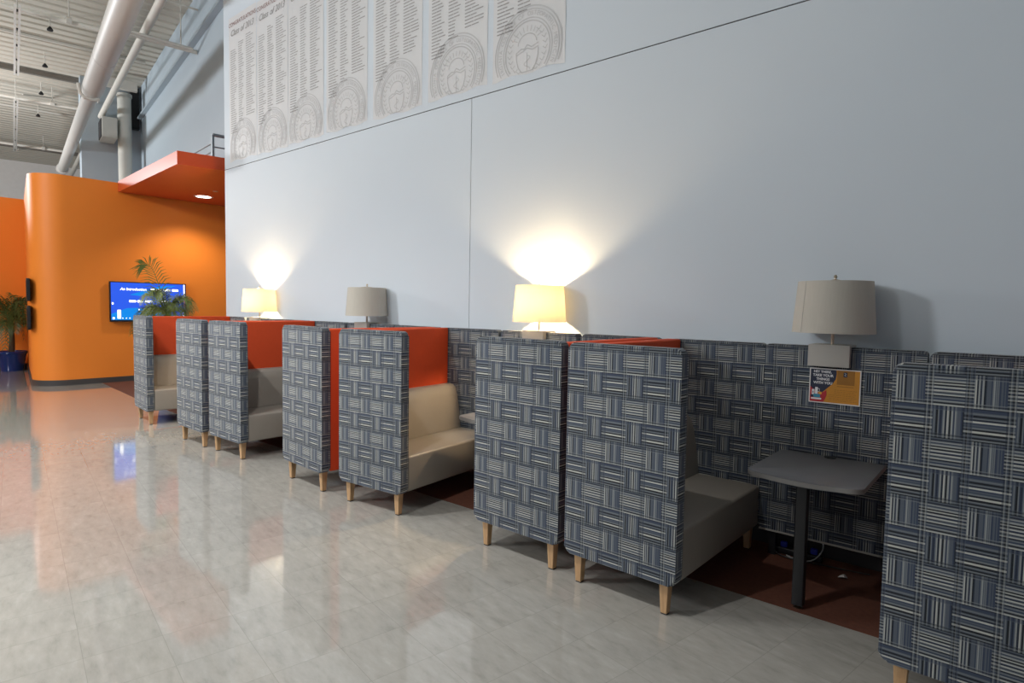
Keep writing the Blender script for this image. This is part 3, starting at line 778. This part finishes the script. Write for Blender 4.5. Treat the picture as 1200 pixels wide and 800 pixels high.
# ------------------------------------------------------------------ clutter under the right-hand table
def cable(pts, r, m, label, name='power_cable'):
    b = bmesh.new()
    P_ = [Vector(p) for p in pts]; out = []
    for i in range(len(P_)-1):
        a0_, a1_, a2_, a3_ = P_[max(i-1, 0)], P_[i], P_[i+1], P_[min(i+2, len(P_)-1)]
        for k in range(6):
            s = k/6
            out.append(.5*((2*a1_) + (a2_-a0_)*s + (2*a0_-5*a1_+4*a2_-a3_)*s*s + (3*a1_-a0_-3*a2_+a3_)*s**3))
    out.append(P_[-1]); tube(b, out, r, 6)
    return tag(obj(name, b, m), label, 'cable')
cable([(-.365, 1.30, .155), (-.36, 1.28, .09), (-.40, 1.24, .03), (-.47, 1.22, .012), (-.56, 1.25, .012)], .004, M['cablewhite'], 'white cable looping down behind the table leg under the screen')
cable([(-.66, 1.30, .155), (-.65, 1.27, .08), (-.62, 1.24, .02), (-.54, 1.22, .011), (-.42, 1.235, .011), (-.25, 1.26, .011), (-.1, 1.29, .011)], .004, M['black'], 'black cable lying on the carpet under the screen')
t = thing('power_strip', 'small black power strip with blue plugs under the screen behind the table leg', 'power strip', (-.50, 1.30, .005))
b = bmesh.new(); box(b, -.14, .14, -.025, .025, 0, .04, .006); obj('housing', b, M['blackpl'], t)
for x in (-.09, .0, .09):
    b = bmesh.new(); box(b, x-.02, x+.02, -.015, .015, .0405, .075, .006); obj('plug', b, M['cableblue'], t)
b = bmesh.new()
vs = [b.verts.new(p) for p in ((-.24, 1.13, .007), (-.205, 1.125, .018), (-.19, 1.15, .009), (-.21, 1.165, .022), (-.235, 1.155, .010))]
cvt = b.verts.new((-.215, 1.145, .028))
for i in range(5): b.faces.new((vs[i], vs[(i+1) % 5], cvt))
tag(obj('paper_scrap', b, M['paper'], smooth=False), 'crumpled white paper scrap on the brown carpet right of the table leg', 'paper')

# ------------------------------------------------------------------ light
w = bpy.data.worlds.new('world'); S.world = w; w.use_nodes = True
bg = w.node_tree.nodes['Background']; bg.inputs[0].default_value = (.74, .87, 1, 1); bg.inputs[1].default_value = .21
def point(name, loc, energy, col, r, typ='POINT', **k):
    l = bpy.data.lights.new(name, typ); l.energy = energy; l.color = col
    if typ == 'AREA': l.size = r
    else: l.shadow_soft_size = r
    for a, b_ in k.items(): setattr(l, a, b_)
    o = bpy.data.objects.new(name, l); COL.objects.link(o); o.location = loc; return o
WARM = (1, .70, .40); NEU = (1, .985, .96)
for x, e, tilt in ((-1.65, 470, 20), (-4.25, 560, 6), (-6.9, 480, 0), (-9.2, 420, 0)):  # third spot is added to brighten the left bench fronts and floor
    sp_ = point('hall_downlight', (x, -2.64, 5.2), e, NEU, .035, 'SPOT', spot_size=rd(118), spot_blend=.8)
    sp_.rotation_euler = (0, rd(tilt), 0)
point('soffit_downlight', (-11.84, 2.43, 3.58), 150, (1, .88, .68), .08, 'SPOT', spot_size=rd(130), spot_blend=.7)
for x, y, e in ((-5, -9, 350), (-9.3, -7.6, 1250), (-22, -4, 2000)):  # unseen fill lights, added to brighten the hall, ceiling and orange wall
    point('hall_fill_light', (x, y, 5.2), e, (.97, .98, 1), .5)
S.view_settings.view_transform = 'Standard'
S.view_settings.look = 'None'
S.view_settings.exposure = 0
S.cycles.max_bounces = 8
S.cycles.use_denoising = True
